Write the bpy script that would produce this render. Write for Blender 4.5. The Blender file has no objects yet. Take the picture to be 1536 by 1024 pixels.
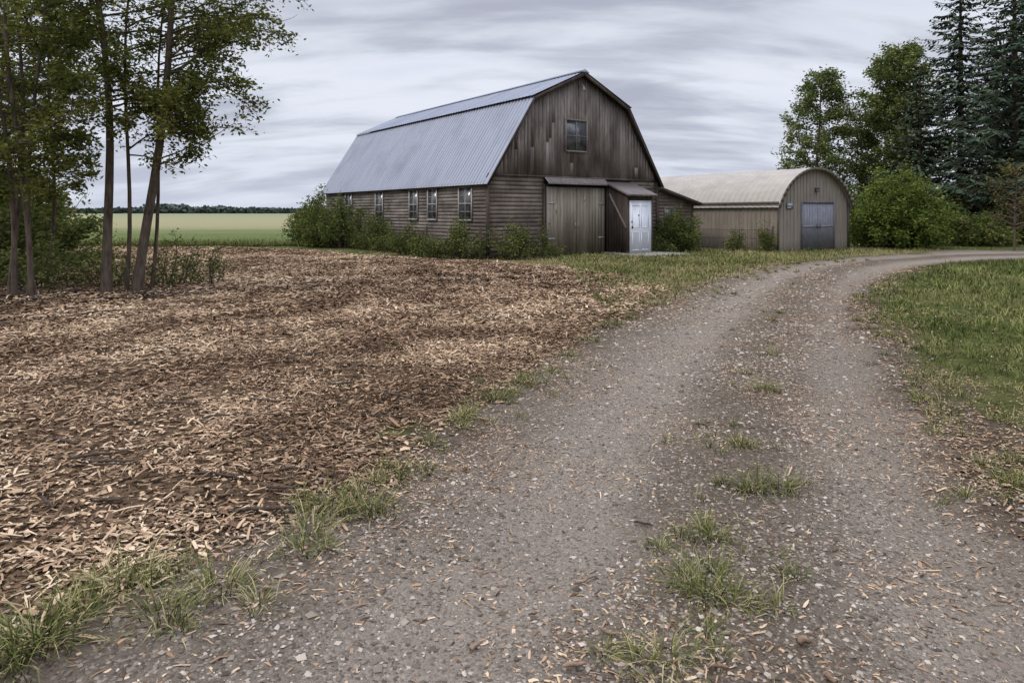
import bpy, math, numpy as np
from mathutils import Vector
R=np.random.default_rng(7)
sc=bpy.context.scene
sc.view_settings.view_transform='Standard'
sc.view_settings.look='None'
sc.view_settings.exposure=0
COL=sc.collection

# ---------------------------------------------------------------- mesh builder
class MB:
    def __init__(s): s.V=[];s.L=[];s.C=[];s.Rn=[];s.n=0
    def add(s,v,f,r=0.5):
        v=np.asarray(v,dtype=np.float64).reshape(-1,3); f=np.asarray(f,dtype=np.int64)
        s.V.append(v); s.L.append((f+s.n).ravel()); s.C.append(np.full(len(f),f.shape[1]))
        s.Rn.append(np.broadcast_to(np.asarray(r,dtype=np.float64),(len(v),)))
        s.n+=len(v)
    def box(s,x0,x1,y0,y1,z0,z1,r=0.5):
        v=[(x0,y0,z0),(x1,y0,z0),(x1,y1,z0),(x0,y1,z0),(x0,y0,z1),(x1,y0,z1),(x1,y1,z1),(x0,y1,z1)]
        s.add(v,[(0,3,2,1),(4,5,6,7),(0,1,5,4),(1,2,6,5),(2,3,7,6),(3,0,4,7)],r)
    def hexa(s,v,r=0.5):
        s.add(v,[(0,3,2,1),(4,5,6,7),(0,1,5,4),(1,2,6,5),(2,3,7,6),(3,0,4,7)],r)
    def beam(s,a,b,w,h,r=0.5,up=(0,0,1)):
        a=np.array(a,float);b=np.array(b,float);d=b-a;d/=np.linalg.norm(d)
        u=np.cross(d,up)
        if np.linalg.norm(u)<1e-4:u=np.cross(d,(0,1,0))
        u/=np.linalg.norm(u);q=np.cross(u,d)
        o=[(-1,-1),(1,-1),(1,1),(-1,1)]
        v=[a+u*w/2*i+q*h/2*j for i,j in o]+[b+u*w/2*i+q*h/2*j for i,j in o]
        s.add(v,[(0,3,2,1),(4,5,6,7),(0,1,5,4),(1,2,6,5),(2,3,7,6),(3,0,4,7)],r)
    def obj(s,name,mat,parent=None,smooth=False,attrs=None):
        me=bpy.data.meshes.new(name)
        V=np.concatenate(s.V);L=np.concatenate(s.L);C=np.concatenate(s.C)
        me.vertices.add(len(V));me.vertices.foreach_set('co',V.astype(np.float32).ravel())
        me.loops.add(len(L));me.loops.foreach_set('vertex_index',L.astype(np.int32))
        me.polygons.add(len(C))
        st=np.concatenate([[0],np.cumsum(C)[:-1]]).astype(np.int32)
        me.polygons.foreach_set('loop_start',st)
        if smooth: me.polygons.foreach_set('use_smooth',np.ones(len(C),bool))
        me.update(calc_edges=True)
        a=me.attributes.new('rnd','FLOAT','POINT');a.data.foreach_set('value',np.concatenate(s.Rn).astype(np.float32))
        if attrs:
            for k,val in attrs.items():
                a=me.attributes.new(k,'FLOAT','POINT');a.data.foreach_set('value',val.astype(np.float32))
        me.materials.append(mat)
        o=bpy.data.objects.new(name,me);COL.objects.link(o)
        if parent:o.parent=parent
        return o
def empty(name,loc=(0,0,0),rot=0):
    e=bpy.data.objects.new(name,None);COL.objects.link(e);e.location=loc;e.rotation_euler=(0,0,rot);e.empty_display_size=.3
    return e

# ---------------------------------------------------------------- node helpers
class NT:
    def __init__(s,nt): s.t=nt
    def n(s,ty,**k):
        x=s.t.nodes.new(ty)
        for a,b in k.items(): setattr(x,a,b)
        return x
    def set(s,inp,v):
        if isinstance(v,bpy.types.NodeSocket): s.t.links.new(v,inp)
        elif v is not None:
            if isinstance(v,(tuple,list)) and len(v)==3 and inp.type=='RGBA': v=(*v,1)
            inp.default_value=v
    def m(s,op,a,b=0.0,c=None,clamp=False):
        x=s.n('ShaderNodeMath',operation=op,use_clamp=clamp);s.set(x.inputs[0],a);s.set(x.inputs[1],b)
        if c is not None:s.set(x.inputs[2],c)
        return x.outputs[0]
    def mix(s,f,a,b,bt='MIX'):
        x=s.n('ShaderNodeMix',data_type='RGBA',blend_type=bt,clamp_factor=True)
        s.set(x.inputs[0],f);s.set(x.inputs[6],a);s.set(x.inputs[7],b);return x.outputs[2]
    def rng(s,v,a,b,c=0.0,d=1.0,smooth=False):
        x=s.n('ShaderNodeMapRange',clamp=True)
        if smooth:x.interpolation_type='SMOOTHSTEP'
        for i,q in enumerate((v,a,b,c,d)): s.set(x.inputs[i],q)
        return x.outputs[0]
    def obj(s): return s.n('ShaderNodeTexCoord').outputs['Object']
    def mp(s,v,sc=(1,1,1),rot=(0,0,0)):
        x=s.n('ShaderNodeMapping');s.set(x.inputs[0],v);x.inputs['Scale'].default_value=sc;x.inputs['Rotation'].default_value=rot;return x.outputs[0]
    def noise(s,v,scale=5,det=4,rough=.55,dist=0):
        x=s.n('ShaderNodeTexNoise');s.set(x.inputs['Vector'],v);x.inputs['Scale'].default_value=scale;x.inputs['Detail'].default_value=det
        x.inputs['Roughness'].default_value=rough;x.inputs['Distortion'].default_value=dist;return x.outputs['Fac']
    def attr(s,nm): return s.n('ShaderNodeAttribute',attribute_name=nm).outputs['Fac']
    def bump(s,h,st=.5,d=.01):
        x=s.n('ShaderNodeBump');s.set(x.inputs['Height'],h);x.inputs['Strength'].default_value=st;x.inputs['Distance'].default_value=d;return x.outputs[0]
def newmat(name):
    m=bpy.data.materials.new(name);m.use_nodes=True
    t=NT(m.node_tree);b=m.node_tree.nodes['Principled BSDF']
    return m,t,b
def setp(t,b,col=None,rough=.8,metal=0,spec=.3,normal=None):
    t.set(b.inputs['Base Color'],col);t.set(b.inputs['Roughness'],rough);t.set(b.inputs['Metallic'],metal)
    t.set(b.inputs['Specular IOR Level'],spec)
    if normal is not None:t.set(b.inputs['Normal'],normal)
def setd(t,b,col,normal=None):
    t.t.nodes.remove(b);d=t.n('ShaderNodeBsdfDiffuse');t.set(d.inputs[0],col)
    if normal is not None:t.set(d.inputs['Normal'],normal)
    t.t.links.new(d.outputs[0],t.t.nodes['Material Output'].inputs[0]);return d
def simple(name,c1,c2,scale=6,rough=.7,metal=0,spec=.3,sc=(1,1,1),bump=.2):
    m,t,b=newmat(name);o=t.obj();n=t.noise(t.mp(o,sc),scale,5,.6)
    n=t.rng(n,.3,.7)
    setp(t,b,t.mix(n,c1,c2),rough,metal,spec,t.bump(n,bump,.005));return m
def wood(name,dark,mid,light,vertical=True,stain=.5,var=(.75,1.22),base=True):
    m,t,b=newmat(name);o=t.obj();r=t.attr('rnd')
    off=t.n('ShaderNodeVectorMath',operation='ADD');t.set(off.inputs[0],o)
    cmb=t.n('ShaderNodeCombineXYZ');t.set(cmb.inputs[0 if not vertical else 2],t.m('MULTIPLY',r,37.0));t.set(off.inputs[1],cmb.outputs[0])
    s=(28,28,1.1) if vertical else (1.1,1.1,28)
    g=t.noise(t.mp(off.outputs[0],s),1.0,6,.65,.3)
    big=t.noise(t.mp(o,(1,1,.35) if vertical else (.5,.5,1)),1.3,5,.6)
    blot=t.noise(t.mp(o,(3,3,.8)),1.6,6,.7)
    c=t.mix(t.rng(g,.3,.72),dark,mid)
    c=t.mix(t.m('MULTIPLY',t.rng(big,.4,.65),.8),c,light)
    c=t.mix(t.m('MULTIPLY',t.rng(g,.42,.30),.6),c,dark)
    c=t.mix(t.m('MULTIPLY',t.rng(blot,.5,.68),stain),c,dark)
    if base:
        sp=t.n('ShaderNodeSeparateXYZ');t.set(sp.inputs[0],o)
        c=t.mix(t.rng(t.m('ADD',sp.outputs[2],t.m('MULTIPLY',blot,.8)),1.0,.35,0,.6),c,dark)
    v=t.rng(r,0,1,var[0],var[1])
    hs=t.n('ShaderNodeHueSaturation');t.set(hs.inputs['Value'],v);t.set(hs.inputs['Color'],c)
    setp(t,b,hs.outputs[0],.88,0,.15,t.bump(g,.5,.006));return m
def leafmat(name,c0,c1,c2,tr=.3):
    m,t,b=newmat(name);r=t.attr('rnd')
    c=t.mix(t.rng(r,0,.55),c0,c1);c=t.mix(t.rng(r,.55,1),c,c2)
    d=setd(t,b,c)
    if tr>0:
        tb=t.n('ShaderNodeBsdfTranslucent');t.set(tb.inputs[0],c)
        mx=t.n('ShaderNodeMixShader');mx.inputs[0].default_value=tr
        t.t.links.new(d.outputs[0],mx.inputs[1]);t.t.links.new(tb.outputs[0],mx.inputs[2])
        t.t.links.new(mx.outputs[0],t.t.nodes['Material Output'].inputs[0])
    return m

# ---------------------------------------------------------------- numpy noise / polygons
_g={}
def vn(x,y,wl,seed=0):
    if seed not in _g:_g[seed]=np.random.default_rng(1000+seed).random((256,256))
    G=_g[seed];u=np.asarray(x)/wl+100;v=np.asarray(y)/wl+100
    i=np.floor(u).astype(int);j=np.floor(v).astype(int);a=u-i;b=v-j
    a=a*a*(3-2*a);b=b*b*(3-2*b);i%=256;j%=256;i1=(i+1)%256;j1=(j+1)%256
    return (G[i,j]*(1-a)+G[i1,j]*a)*(1-b)+(G[i,j1]*(1-a)+G[i1,j1]*a)*b
def segd(x,y,poly,closed=False):
    P=np.array(poly,float);Q=np.roll(P,-1,0)
    if not closed:P=P[:-1];Q=Q[:-1]
    best=np.full(np.shape(x),1e18)
    for p,q in zip(P,Q):
        d=q-p;L=d@d
        t=np.clip(((x-p[0])*d[0]+(y-p[1])*d[1])/L,0,1)
        best=np.minimum(best,(x-p[0]-t*d[0])**2+(y-p[1]-t*d[1])**2)
    return np.sqrt(best)
def sdp(x,y,poly):
    P=np.array(poly,float);Q=np.roll(P,-1,0);ins=np.zeros(np.shape(x),bool)
    for p,q in zip(P,Q):
        if p[1]==q[1]:continue
        c=((p[1]>y)!=(q[1]>y))&(x<(q[0]-p[0])*(y-p[1])/(q[1]-p[1])+p[0]);ins^=c
    d=segd(x,y,poly,True);return np.where(ins,d,-d)
def smooth_poly(p,n=3):
    p=np.array(p,float);out=[]
    for i in range(len(p)-1):
        p0=p[max(i-1,0)];p1=p[i];p2=p[i+1];p3=p[min(i+2,len(p)-1)]
        for k in range(n):
            t=k/n;out.append(.5*((2*p1)+(-p0+p2)*t+(2*p0-5*p1+4*p2-p3)*t*t+(-p0+3*p1-3*p2+p3)*t**3))
    out.append(p[-1]);return [tuple(q) for q in out]
LE=smooth_poly([(-3.5,-12),(-2.6,-2),(-2.1,1),(-1.72,2.5),(-1.5,3.0),(-1.05,3.6),(-.62,4.2),(-.1,5.8),(.66,7.73),(1.8,10.1),(3.6,13.4),(6.0,17.8),(8.8,21.3),(12.7,24.4),(15.8,26.4),(22,29),(60,33)])
RE=smooth_poly([(2.3,-12),(2.3,1),(2.6,3.4),(3.4,5.8),(4.35,8.1),(5.7,11.5),(7.6,14.6),(11.5,19.4),(15.6,22.4),(24,24.5),(60,28)])
ROAD=LE+RE[::-1]
MID=smooth_poly([(.2,-12),(.5,1),(.8,2.3),(.95,2.9),(1.3,3.88),(1.65,4.93),(2.15,6.14),(2.9,7.9),(4.5,11.2),(7.0,16),(10.3,20.5),(14.5,23.8),(22,26.5),(60,30.5)])
MUL=[(-40,31.5),(-15,31.5),(-9.1,29.0),(-5.5,25.2),(-1.4,22.1),(1.2,20.0),(2.6,17.4),(3.0,14.0),(1.75,10.8),(.55,8.1),(-.3,5.8),(-.9,4.3),(-1.25,3.6),(-1.7,3.0),(-2.05,2.5),(-2.5,1),(-3.1,-2),(-4.1,-12),(-40,-12)]
DRY=[(-6,25),(-1.4,21.5),(.8,19.4),(2.2,16.9),(2.7,13.8),(1.7,10.8),(3.4,12),(6.0,17.8),(8.8,21.3),(12.7,24.4),(15.8,26.4),(18,29),(12,36),(-2,36)]
def zh(x,y):
    sr=sdp(x,y,ROAD);sm=sdp(x,y,MUL);dm=segd(x,y,MID)
    near=np.clip(1-np.hypot(x,y)/120,0,1)
    z=(vn(x,y,3.1,1)-.5)*.06+(vn(x,y,1.1,2)-.5)*.03
    z=z+np.clip(sm/.4,0,1)*(.02+(vn(x,y,.7,3)-.5)*.05)
    rm=np.clip(sr/.4,0,1)
    z=z-rm*.055*np.exp(-((dm-.95)/.36)**2)-rm*.01+rm*(vn(x,y,.35,4)-.5)*.012
    return z*near

# ---------------------------------------------------------------- ground sheets
def geo(a,b,n): return list(np.geomspace(a,b,n))
xs=np.array([-v for v in geo(32,4000,26)][::-1]+list(np.arange(-31.5,-10,.35))+list(np.arange(-10,10,.12))+list(np.arange(10,31.5,.35))+geo(32,4000,26))
ys=np.array([-4000,-1500,-500,-200,-80,-40,-20]+list(np.arange(-12,0,.6))+list(np.arange(0,15,.12))+list(np.arange(15,42,.3))+geo(42.5,5000,40))
XX,YY=np.meshgrid(xs,ys);gx=XX.ravel();gy=YY.ravel()
gz=zh(gx,gy);SR=sdp(gx,gy,ROAD);SM=sdp(gx,gy,MUL);SD=sdp(gx,gy,DRY);SC=segd(gx,gy,MID)
nx,ny=len(xs),len(ys)
ii=(np.arange(ny-1)[:,None]*nx+np.arange(nx-1)[None]).ravel()
F=np.stack([ii,ii+1,ii+1+nx,ii+nx],1)

gm,t,b=newmat('ground_material')
o=t.obj();sr=t.attr('sd_road');sm=t.attr('sd_mulch');sd=t.attr('sd_dry');smid=t.attr('sd_mid')
n1=t.m('SUBTRACT',t.noise(o,.9,4,.6),.5);n2=t.m('SUBTRACT',t.noise(o,6,3,.6),.5)
edge=t.m('ADD',t.m('MULTIPLY',n1,1.3),t.m('MULTIPLY',n2,.5))
mR=t.rng(t.m('ADD',sr,edge),-.2,.3,smooth=True)
mM=t.rng(t.m('ADD',sm,edge),-.1,.25,smooth=True)
mD=t.rng(t.m('ADD',sd,t.m('MULTIPLY',edge,2.0)),-.3,.6,smooth=True)
sep=t.n('ShaderNodeSeparateXYZ');t.set(sep.inputs[0],o)
fine=t.noise(o,55,4,.7);med=t.noise(o,4,5,.6);big=t.noise(o,.35,4,.55)
lawn=t.mix(t.rng(med,.35,.65),(.042,.056,.018),(.115,.128,.042))
lawn=t.mix(t.m('MULTIPLY',t.rng(big,.46,.62),.55),lawn,(.18,.16,.07))
lawn=t.mix(t.rng(fine,.3,.7),t.mix(.45,lawn,(.03,.03,.015)),lawn)
fn=t.noise(t.mp(o,(.012,.07,1)),1,5,.6);ff=t.noise(t.mp(o,(.6,2.0,1)),1,5,.7)
fg=t.mix(t.rng(ff,.3,.7),(.085,.110,.042),(.140,.162,.070))
fy=t.mix(t.rng(ff,.3,.7),(.20,.195,.112),(.28,.26,.155))
yb=t.m('ADD',sep.outputs[1],t.m('MULTIPLY',t.m('SUBTRACT',fn,.5),45))
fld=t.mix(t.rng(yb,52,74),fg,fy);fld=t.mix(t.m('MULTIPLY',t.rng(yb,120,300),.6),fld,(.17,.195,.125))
c=t.mix(t.rng(sep.outputs[1],30,34),lawn,fld)
dry=t.mix(t.rng(med,.35,.65),(.115,.105,.045),(.27,.22,.115));dry=t.mix(t.rng(fine,.3,.7),t.mix(.5,dry,(.05,.04,.02)),dry)
c=t.mix(mD,c,dry)
dirt=t.mix(t.rng(med,.35,.65),(.075,.057,.042),(.16,.127,.095));dirt=t.mix(t.rng(fine,.35,.7),t.mix(.5,dirt,(.04,.03,.022)),dirt)
vg_=t.m('MULTIPLY',t.rng(t.m('ADD',sr,t.m('MULTIPLY',edge,1.2)),-.7,-.25,smooth=True),t.rng(sep.outputs[1],20,11,.3,1))
c=t.mix(vg_,c,dirt)
# mulch
wob=t.n('ShaderNodeVectorMath',operation='ADD');t.set(wob.inputs[0],o)
nz=t.n('ShaderNodeTexNoise');t.set(nz.inputs[0],o);nz.inputs['Scale'].default_value=9
scl=t.n('ShaderNodeVectorMath',operation='SCALE');t.set(scl.inputs[0],nz.outputs['Color']);scl.inputs['Scale'].default_value=.25;t.set(wob.inputs[1],scl.outputs[0])
v1=t.n('ShaderNodeTexVoronoi');t.set(v1.inputs['Vector'],t.mp(wob.outputs[0],(9,32,9)));v1.inputs['Scale'].default_value=1.8
v2=t.n('ShaderNodeTexVoronoi');t.set(v2.inputs['Vector'],t.mp(wob.outputs[0],(30,10,9),(0,0,.5)));v2.inputs['Scale'].default_value=1.8
s1=t.n('ShaderNodeSeparateColor');t.set(s1.inputs[0],v1.outputs['Color']);s2=t.n('ShaderNodeSeparateColor');t.set(s2.inputs[0],v2.outputs['Color'])
chip=t.m('MAXIMUM',t.m('MULTIPLY',s1.outputs[0],.9),t.m('MULTIPLY',s2.outputs[0],.85))
mul=t.mix(t.rng(chip,.35,.9),(.027,.018,.013),(.22,.15,.094))
mul=t.mix(t.m('MULTIPLY',t.rng(med,.48,.68),.5),mul,(.030,.021,.015))
# mulch colour darkens towards the tree clump, with a noisy edge
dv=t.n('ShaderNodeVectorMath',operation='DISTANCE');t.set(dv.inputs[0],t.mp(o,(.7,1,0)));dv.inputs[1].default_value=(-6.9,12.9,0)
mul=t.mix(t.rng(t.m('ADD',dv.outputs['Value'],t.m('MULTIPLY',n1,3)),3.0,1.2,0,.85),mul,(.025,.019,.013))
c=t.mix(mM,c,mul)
# road
vg=t.n('ShaderNodeTexVoronoi');t.set(vg.inputs['Vector'],o);vg.inputs['Scale'].default_value=75
sg=t.n('ShaderNodeSeparateColor');t.set(sg.inputs[0],vg.outputs['Color'])
rut=t.rng(t.m('ABSOLUTE',t.m('SUBTRACT',smid,.95)),.15,.70,smooth=True)
rn=t.noise(o,1.7,5,.65)
rc=t.mix(t.rng(rn,.35,.68),(.135,.111,.088),(.228,.194,.158))
rc=t.mix(t.m('MULTIPLY',t.m('SUBTRACT',1.0,rut),.65),rc,(.295,.253,.210))
rc=t.mix(t.m('MULTIPLY',t.rng(smid,.6,.15),.65),rc,(.098,.076,.056))
rc=t.mix(t.m('MULTIPLY',t.rng(sr,.9,.1),.45),rc,(.118,.092,.069))
rc=t.mix(t.m('MULTIPLY',t.rng(sg.outputs[0],.0,.35,1,0),.6),rc,(.055,.043,.033))
rc=t.mix(t.m('MULTIPLY',t.rng(sg.outputs[1],.78,.97),.5),rc,(.40,.35,.295))
rc=t.mix(t.m('MULTIPLY',t.rng(fine,.5,.62,0,1),.35),rc,(.072,.057,.044))
c=t.mix(mR,c,rc)
h=t.m('ADD',t.m('MULTIPLY',t.m('SUBTRACT',1.0,vg.outputs['Distance']),.8),t.m('MULTIPLY',fine,1.6))
setd(t,b,c,t.bump(h,1.0,.016))

def sheet(name,mask,dz):
    fm=mask[F].any(1) if mask is not None else np.ones(len(F),bool)
    f=F[fm];u,inv=np.unique(f,return_inverse=True)
    mb=MB();mb.add(np.stack([gx[u],gy[u],gz[u]+dz],1),inv.reshape(-1,4),.5)
    mb.obj(name,gm,None,True,dict(sd_road=SR[u],sd_mulch=SM[u],sd_dry=SD[u],sd_mid=SC[u]))
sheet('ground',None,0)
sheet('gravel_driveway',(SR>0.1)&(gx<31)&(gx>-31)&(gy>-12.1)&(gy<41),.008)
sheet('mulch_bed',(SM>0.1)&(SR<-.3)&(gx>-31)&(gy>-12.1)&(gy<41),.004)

# ---------------------------------------------------------------- scatter
def sample(n,x0,x1,y0,y1,d0,pw,dens):
    x=R.uniform(x0,x1,n);y=R.uniform(y0,y1,n)
    k=(np.abs(x)<.80*y+1.5)&(y>1.2)&(R.random(n)<np.clip((d0/np.hypot(x,y))**pw,0,1))
    x=x[k];y=y[k];k=R.random(len(x))<dens(x,y);return x[k],y[k]
def chips(mb,x,y,L,W,lift=.012,tilt=.28,rnd=None,blunt=.7):
    n=len(x);z=zh(x,y)+.006+R.random(n)*lift
    a=R.uniform(0,2*np.pi,n);u=np.stack([np.cos(a),np.sin(a),R.normal(0,tilt*.6,n)],1)
    w=np.stack([-np.sin(a),np.cos(a),R.normal(0,tilt,n)],1)
    c=np.stack([x,y,z+np.abs(u[:,2])*L*.4],1)
    e=lambda s:(s*R.uniform(blunt,1.05,n))[:,None]
    h=(R.uniform(-.05,.10,n)*L)[:,None]*np.array([0,0,1])
    Lh=(L/2)[:,None];Wh=(W/2)[:,None]
    sk=R.uniform(-.2,.2,n)[:,None];te=np.where(R.random(n)<.35,.25,.9)[:,None]
    v=np.stack([c-u*Lh*e(1)-w*Wh*e(.9),c-u*Lh*e(1)+w*Wh*e(.9),c+w*Wh*(1+sk)+h,c-w*Wh*(1-sk)+h,c+u*Lh*e(1)+w*Wh*te,c+u*Lh*e(1)-w*Wh*te],1)
    f=np.array([[0,3,2,1],[3,5,4,2]])[None]+(np.arange(n)*6)[:,None,None]
    if rnd is None:rnd=R.random(n)
    mb.add(v.reshape(-1,3),f.reshape(-1,4),np.repeat(rnd,6))
cm,t,b=newmat('wood_chip_material');r=t.attr('rnd');o=t.obj()
c=t.mix(t.rng(r,0,.33),(.038,.025,.017),(.14,.09,.058));c=t.mix(t.rng(r,.33,.66),c,(.33,.225,.142));c=t.mix(t.rng(r,.68,1),c,(.55,.425,.29))
setd(t,b,c)
mb=MB()
def dm(x,y):
    s=sdp(x,y,MUL)
    pat=np.clip((vn(x,y,1.3,5)*.45+vn(x,y,.35,6)*.55-.22)*3.2,.22,1)
    tree=1-.82*np.exp(-(((x+9.5)/3.2)**2+((y-12.5)/2.2)**2))
    return (s>R.normal(0,.2,len(x)))*pat*tree
x,y=sample(2500000,-20,4,1.2,31,6.1,1.18,dm)
d=np.hypot(x,y);g=np.clip(d/6.5,1,2.4)
n=len(x);L=R.lognormal(-3.18,.5,n)*g;W=R.lognormal(-4.56,.42,n)*g
tone=np.clip(R.beta(1.6,1.5,n)+ (vn(x,y,.8,8)-.5)*.55+(vn(x,y,3,9)-.5)*.3,0,1)
chips(mb,x,y,np.clip(L,.010,.2),np.clip(W,.003,.04),.020,.24,tone)
print('chips',n)
def dr(x,y):
    s=sdp(x,y,ROAD);m=segd(x,y,MID)
    e=np.exp(-np.abs(s)/.35)*.6+.2+(m<.5)*.45+.45*np.exp(-np.abs(s)/.9)
    return e*(sdp(x,y,MUL)<.1)*(s>-1.8)*np.clip(vn(x,y,.6,11)*2-.4,0.15,1)
x,y=sample(850000,-6,12,1.2,22,5,1.2,dr);n=len(x);g=np.clip(np.hypot(x,y)/8,1,1.8)
chips(mb,x,y,R.lognormal(-3.6,.5,n)*g,R.lognormal(-4.8,.35,n)*g,.004,.15,R.beta(1.8,1.6,n),.6);print('roadchips',n)
mb.obj('wood_chips',cm)

def stones(mb,x,y,s):
    n=len(x);z=zh(x,y)+.008+s*.15
    base=np.array([[1,0,0],[0,1,0],[-1,0,0],[0,-1,0],[0,0,.75],[0,0,-.75]],float)
    v=base[None]*(1+R.uniform(-.35,.35,(n,6,1)))+R.uniform(-.25,.25,(n,6,3))
    a=R.uniform(0,6.3,n);ca,sa=np.cos(a),np.sin(a);asp=R.uniform(.6,1.3,n)
    X=v[:,:,0]*asp[:,None];Y=v[:,:,1]
    v=np.stack([X*ca[:,None]-Y*sa[:,None],X*sa[:,None]+Y*ca[:,None],v[:,:,2]*.7],2)*s[:,None,None]
    v+=np.stack([x,y,z],1)[:,None]
    f=np.array([[0,1,4],[1,2,4],[2,3,4],[3,0,4]])[None]+(np.arange(n)*6)[:,None,None]
    mb.add(v.reshape(-1,3),f.reshape(-1,3),np.repeat(R.random(n),6))
st,t,b=newmat('gravel_stone_material');r=t.attr('rnd')
c=t.mix(t.rng(r,0,.6),(.065,.052,.041),(.215,.180,.146));c=t.mix(t.rng(r,.7,1),c,(.41,.36,.305));setd(t,b,c)
mb=MB()
def ds(x,y):
    s=sdp(x,y,ROAD);m=segd(x,y,MID)
    return (s>R.normal(-.1,.2,len(x)))*np.clip(vn(x,y,.5,13)*1.5-.05,.15,1)*(.5+.5*np.clip(np.abs(m-.95)/.5,0,1))
x,y=sample(700000,-5,10,1.2,20,3.6,1.4,ds);n=len(x);g=np.clip(np.hypot(x,y)/5,1,2.0)
stones(mb,x,y,np.clip(R.lognormal(-5.15,.47,n),.002,.022)*g);print('stones',n)
mb.obj('gravel',st)

# ---------------------------------------------------------------- grass
def blades(mb,x,y,L,W,lean,rnd,az=None,bendf=1.0):
    n=len(x);z=zh(x,y)
    a=R.uniform(0,6.283,n) if az is None else az
    dr_=np.stack([np.cos(a),np.sin(a),np.zeros(n)],1);sd_=np.stack([-np.sin(a),np.cos(a),np.zeros(n)],1)
    tw=R.normal(0,.5,n);sd_=sd_*np.cos(tw)[:,None]+dr_*np.sin(tw)[:,None]
    p=np.stack([x,y,z],1);ang=lean.copy();pts=[p];k=4
    for i in range(k-1):
        p=p+(dr_*np.sin(ang)[:,None]+np.array([0,0,1])*np.cos(ang)[:,None])*(L/(k-1))[:,None]
        pts.append(p);ang=np.minimum(ang+R.uniform(.15,.75,n)*bendf,2.0)
    ws=[1,.9,.6,.08];v=[]
    for q,w in zip(pts,ws): v+= [q-sd_*(W*w/2)[:,None],q+sd_*(W*w/2)[:,None]]
    v=np.stack(v,1);f=np.array([[0,1,3,2],[2,3,5,4],[4,5,7,6]])[None]+(np.arange(n)*8)[:,None,None]
    k=np.array([-.22,-.22,-.06,-.06,.04,.04,.1,.1])
    mb.add(v.reshape(-1,3),f.reshape(-1,4),np.clip(rnd[:,None]+k[None],0,1).ravel())
gr=leafmat('grass_material',(.036,.044,.014),(.118,.128,.040),(.37,.32,.17),.0)
lg=leafmat('lawn_material',(.036,.052,.015),(.118,.14,.042),(.29,.265,.12),.0)
dg=leafmat('dry_grass_material',(.085,.085,.032),(.225,.19,.09),(.38,.31,.18),.0)
def px(u,v): 
    Y=1638.4/(v-318);return ((u-768)/1024*Y,Y)
TB=[]
tufts=[(70,960,1.7),(20,990,1.5),(120,925,1.0),(180,880,1.3),(245,925,1.1),(325,885,1.2),(215,870,.7),(390,905,.5),(465,800,1.1),(450,830,.7),(500,765,1.2),(560,770,1.1),(540,745,.7),(600,715,1.0),(640,712,.6),(645,668,.5),(690,632,.7),(740,605,1.1),(765,600,.6),(790,580,.7),(830,560,.7),(850,535,.6),(880,512,.7),(910,490,.7),(945,478,.7),
 (1060,880,1.3),(1100,900,.9),(1020,860,.7),(1165,905,.4),(1000,985,1.0),(955,990,.5),(1060,945,.4),(1060,800,.9),(1020,800,.3),(1140,735,1.1),(1180,735,.7),(1085,725,.3),(1110,672,.7),(1100,640,.3),(1145,585,1.0),(1120,560,.3),(1160,530,.6),(1170,470,.5),(985,815,.3),(1190,860,.3),
 (1450,745,.4),(1500,720,.6),(1380,600,.6),(1400,650,.4),(1520,690,.7)]
def tuft(X,Y,s,dens=1.0):
    nb=int((80*s+20)*dens);rr=.04*s+.012
    x=X+R.normal(0,rr,nb);y=Y+R.normal(0,rr,nb)
    az=np.arctan2(y-Y,x-X)+R.normal(0,.5,nb);W_=R.uniform(.003,.006,nb)*max(1,Y/7)
    TB.append((x,y,R.uniform(.06,.20,nb)*(.5+.55*s),W_,np.abs(R.normal(.65,.35,nb)),np.clip(R.beta(2.0,1.9,nb)*1.05+R.normal(0,.1),0,1),az))
for u,v,s in tufts:
    X,Y=px(u,v);tuft(X,Y,s)
    tuft(X+R.normal(0,.13),Y+R.normal(0,.1),s*R.uniform(.25,.5))
for k in range(520):
    i=R.integers(0,len(LE)-6);q=np.array(LE[i])*(1-(f:=R.random()))+np.array(LE[i+1])*f
    if q[1]<5 or q[1]>24:continue
    q=q+R.normal(0,.12+.02*q[1],2)
    if vn(q[0],q[1],1.2,21)<.4:continue
    tuft(q[0],q[1],R.uniform(.2,.65),.55)
for k in range(130):
    i=R.integers(0,len(MID)-8);f=R.random();q=np.array(MID[i])*(1-f)+np.array(MID[i+1])*f+R.normal(0,.2,2)
    if q[1]<2 or q[1]>20 or vn(q[0],q[1],.9,22)<.58:continue
    tuft(q[0],q[1],R.uniform(.12,.35),.5)
for k in range(460):
    i=R.integers(0,len(RE)-6);f=R.random();q=np.array(RE[i])*(1-f)+np.array(RE[i+1])*f+np.array([abs(R.normal(.3,.4)),0])
    if q[1]<3 or q[1]>20 or vn(q[0],q[1],.9,23)<.40:continue
    tuft(q[0],q[1],R.uniform(.12,.5),.5)
mb=MB();A=[np.concatenate(z) for z in zip(*TB)];blades(mb,*A[:6],az=A[6]);print('tuft',len(A[0]))
mb.obj('grass_tufts',gr)
mb=MB()
def dl(x,y):
    s=sdp(x,y,ROAD);pat=np.clip((vn(x,y,.8,31)+vn(x,y,.3,32)-.55)*2,.08,1)
    e=np.clip((-s-.05-(vn(x,y,1.0,33)-.4)*.8-np.clip((5.6-y)*.5,0,.9))/.6,.015,1)
    return (s<-.05)*(x>1.5)*pat*e
x,y=sample(580000,1.5,26,1.5,29,7,1.3,dl);n=len(x);g=np.clip(np.hypot(x,y)/8,1,2.6)
tall=1+.9*np.clip(vn(x,y,.7,35)-.6,0,1)/.4
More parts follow.
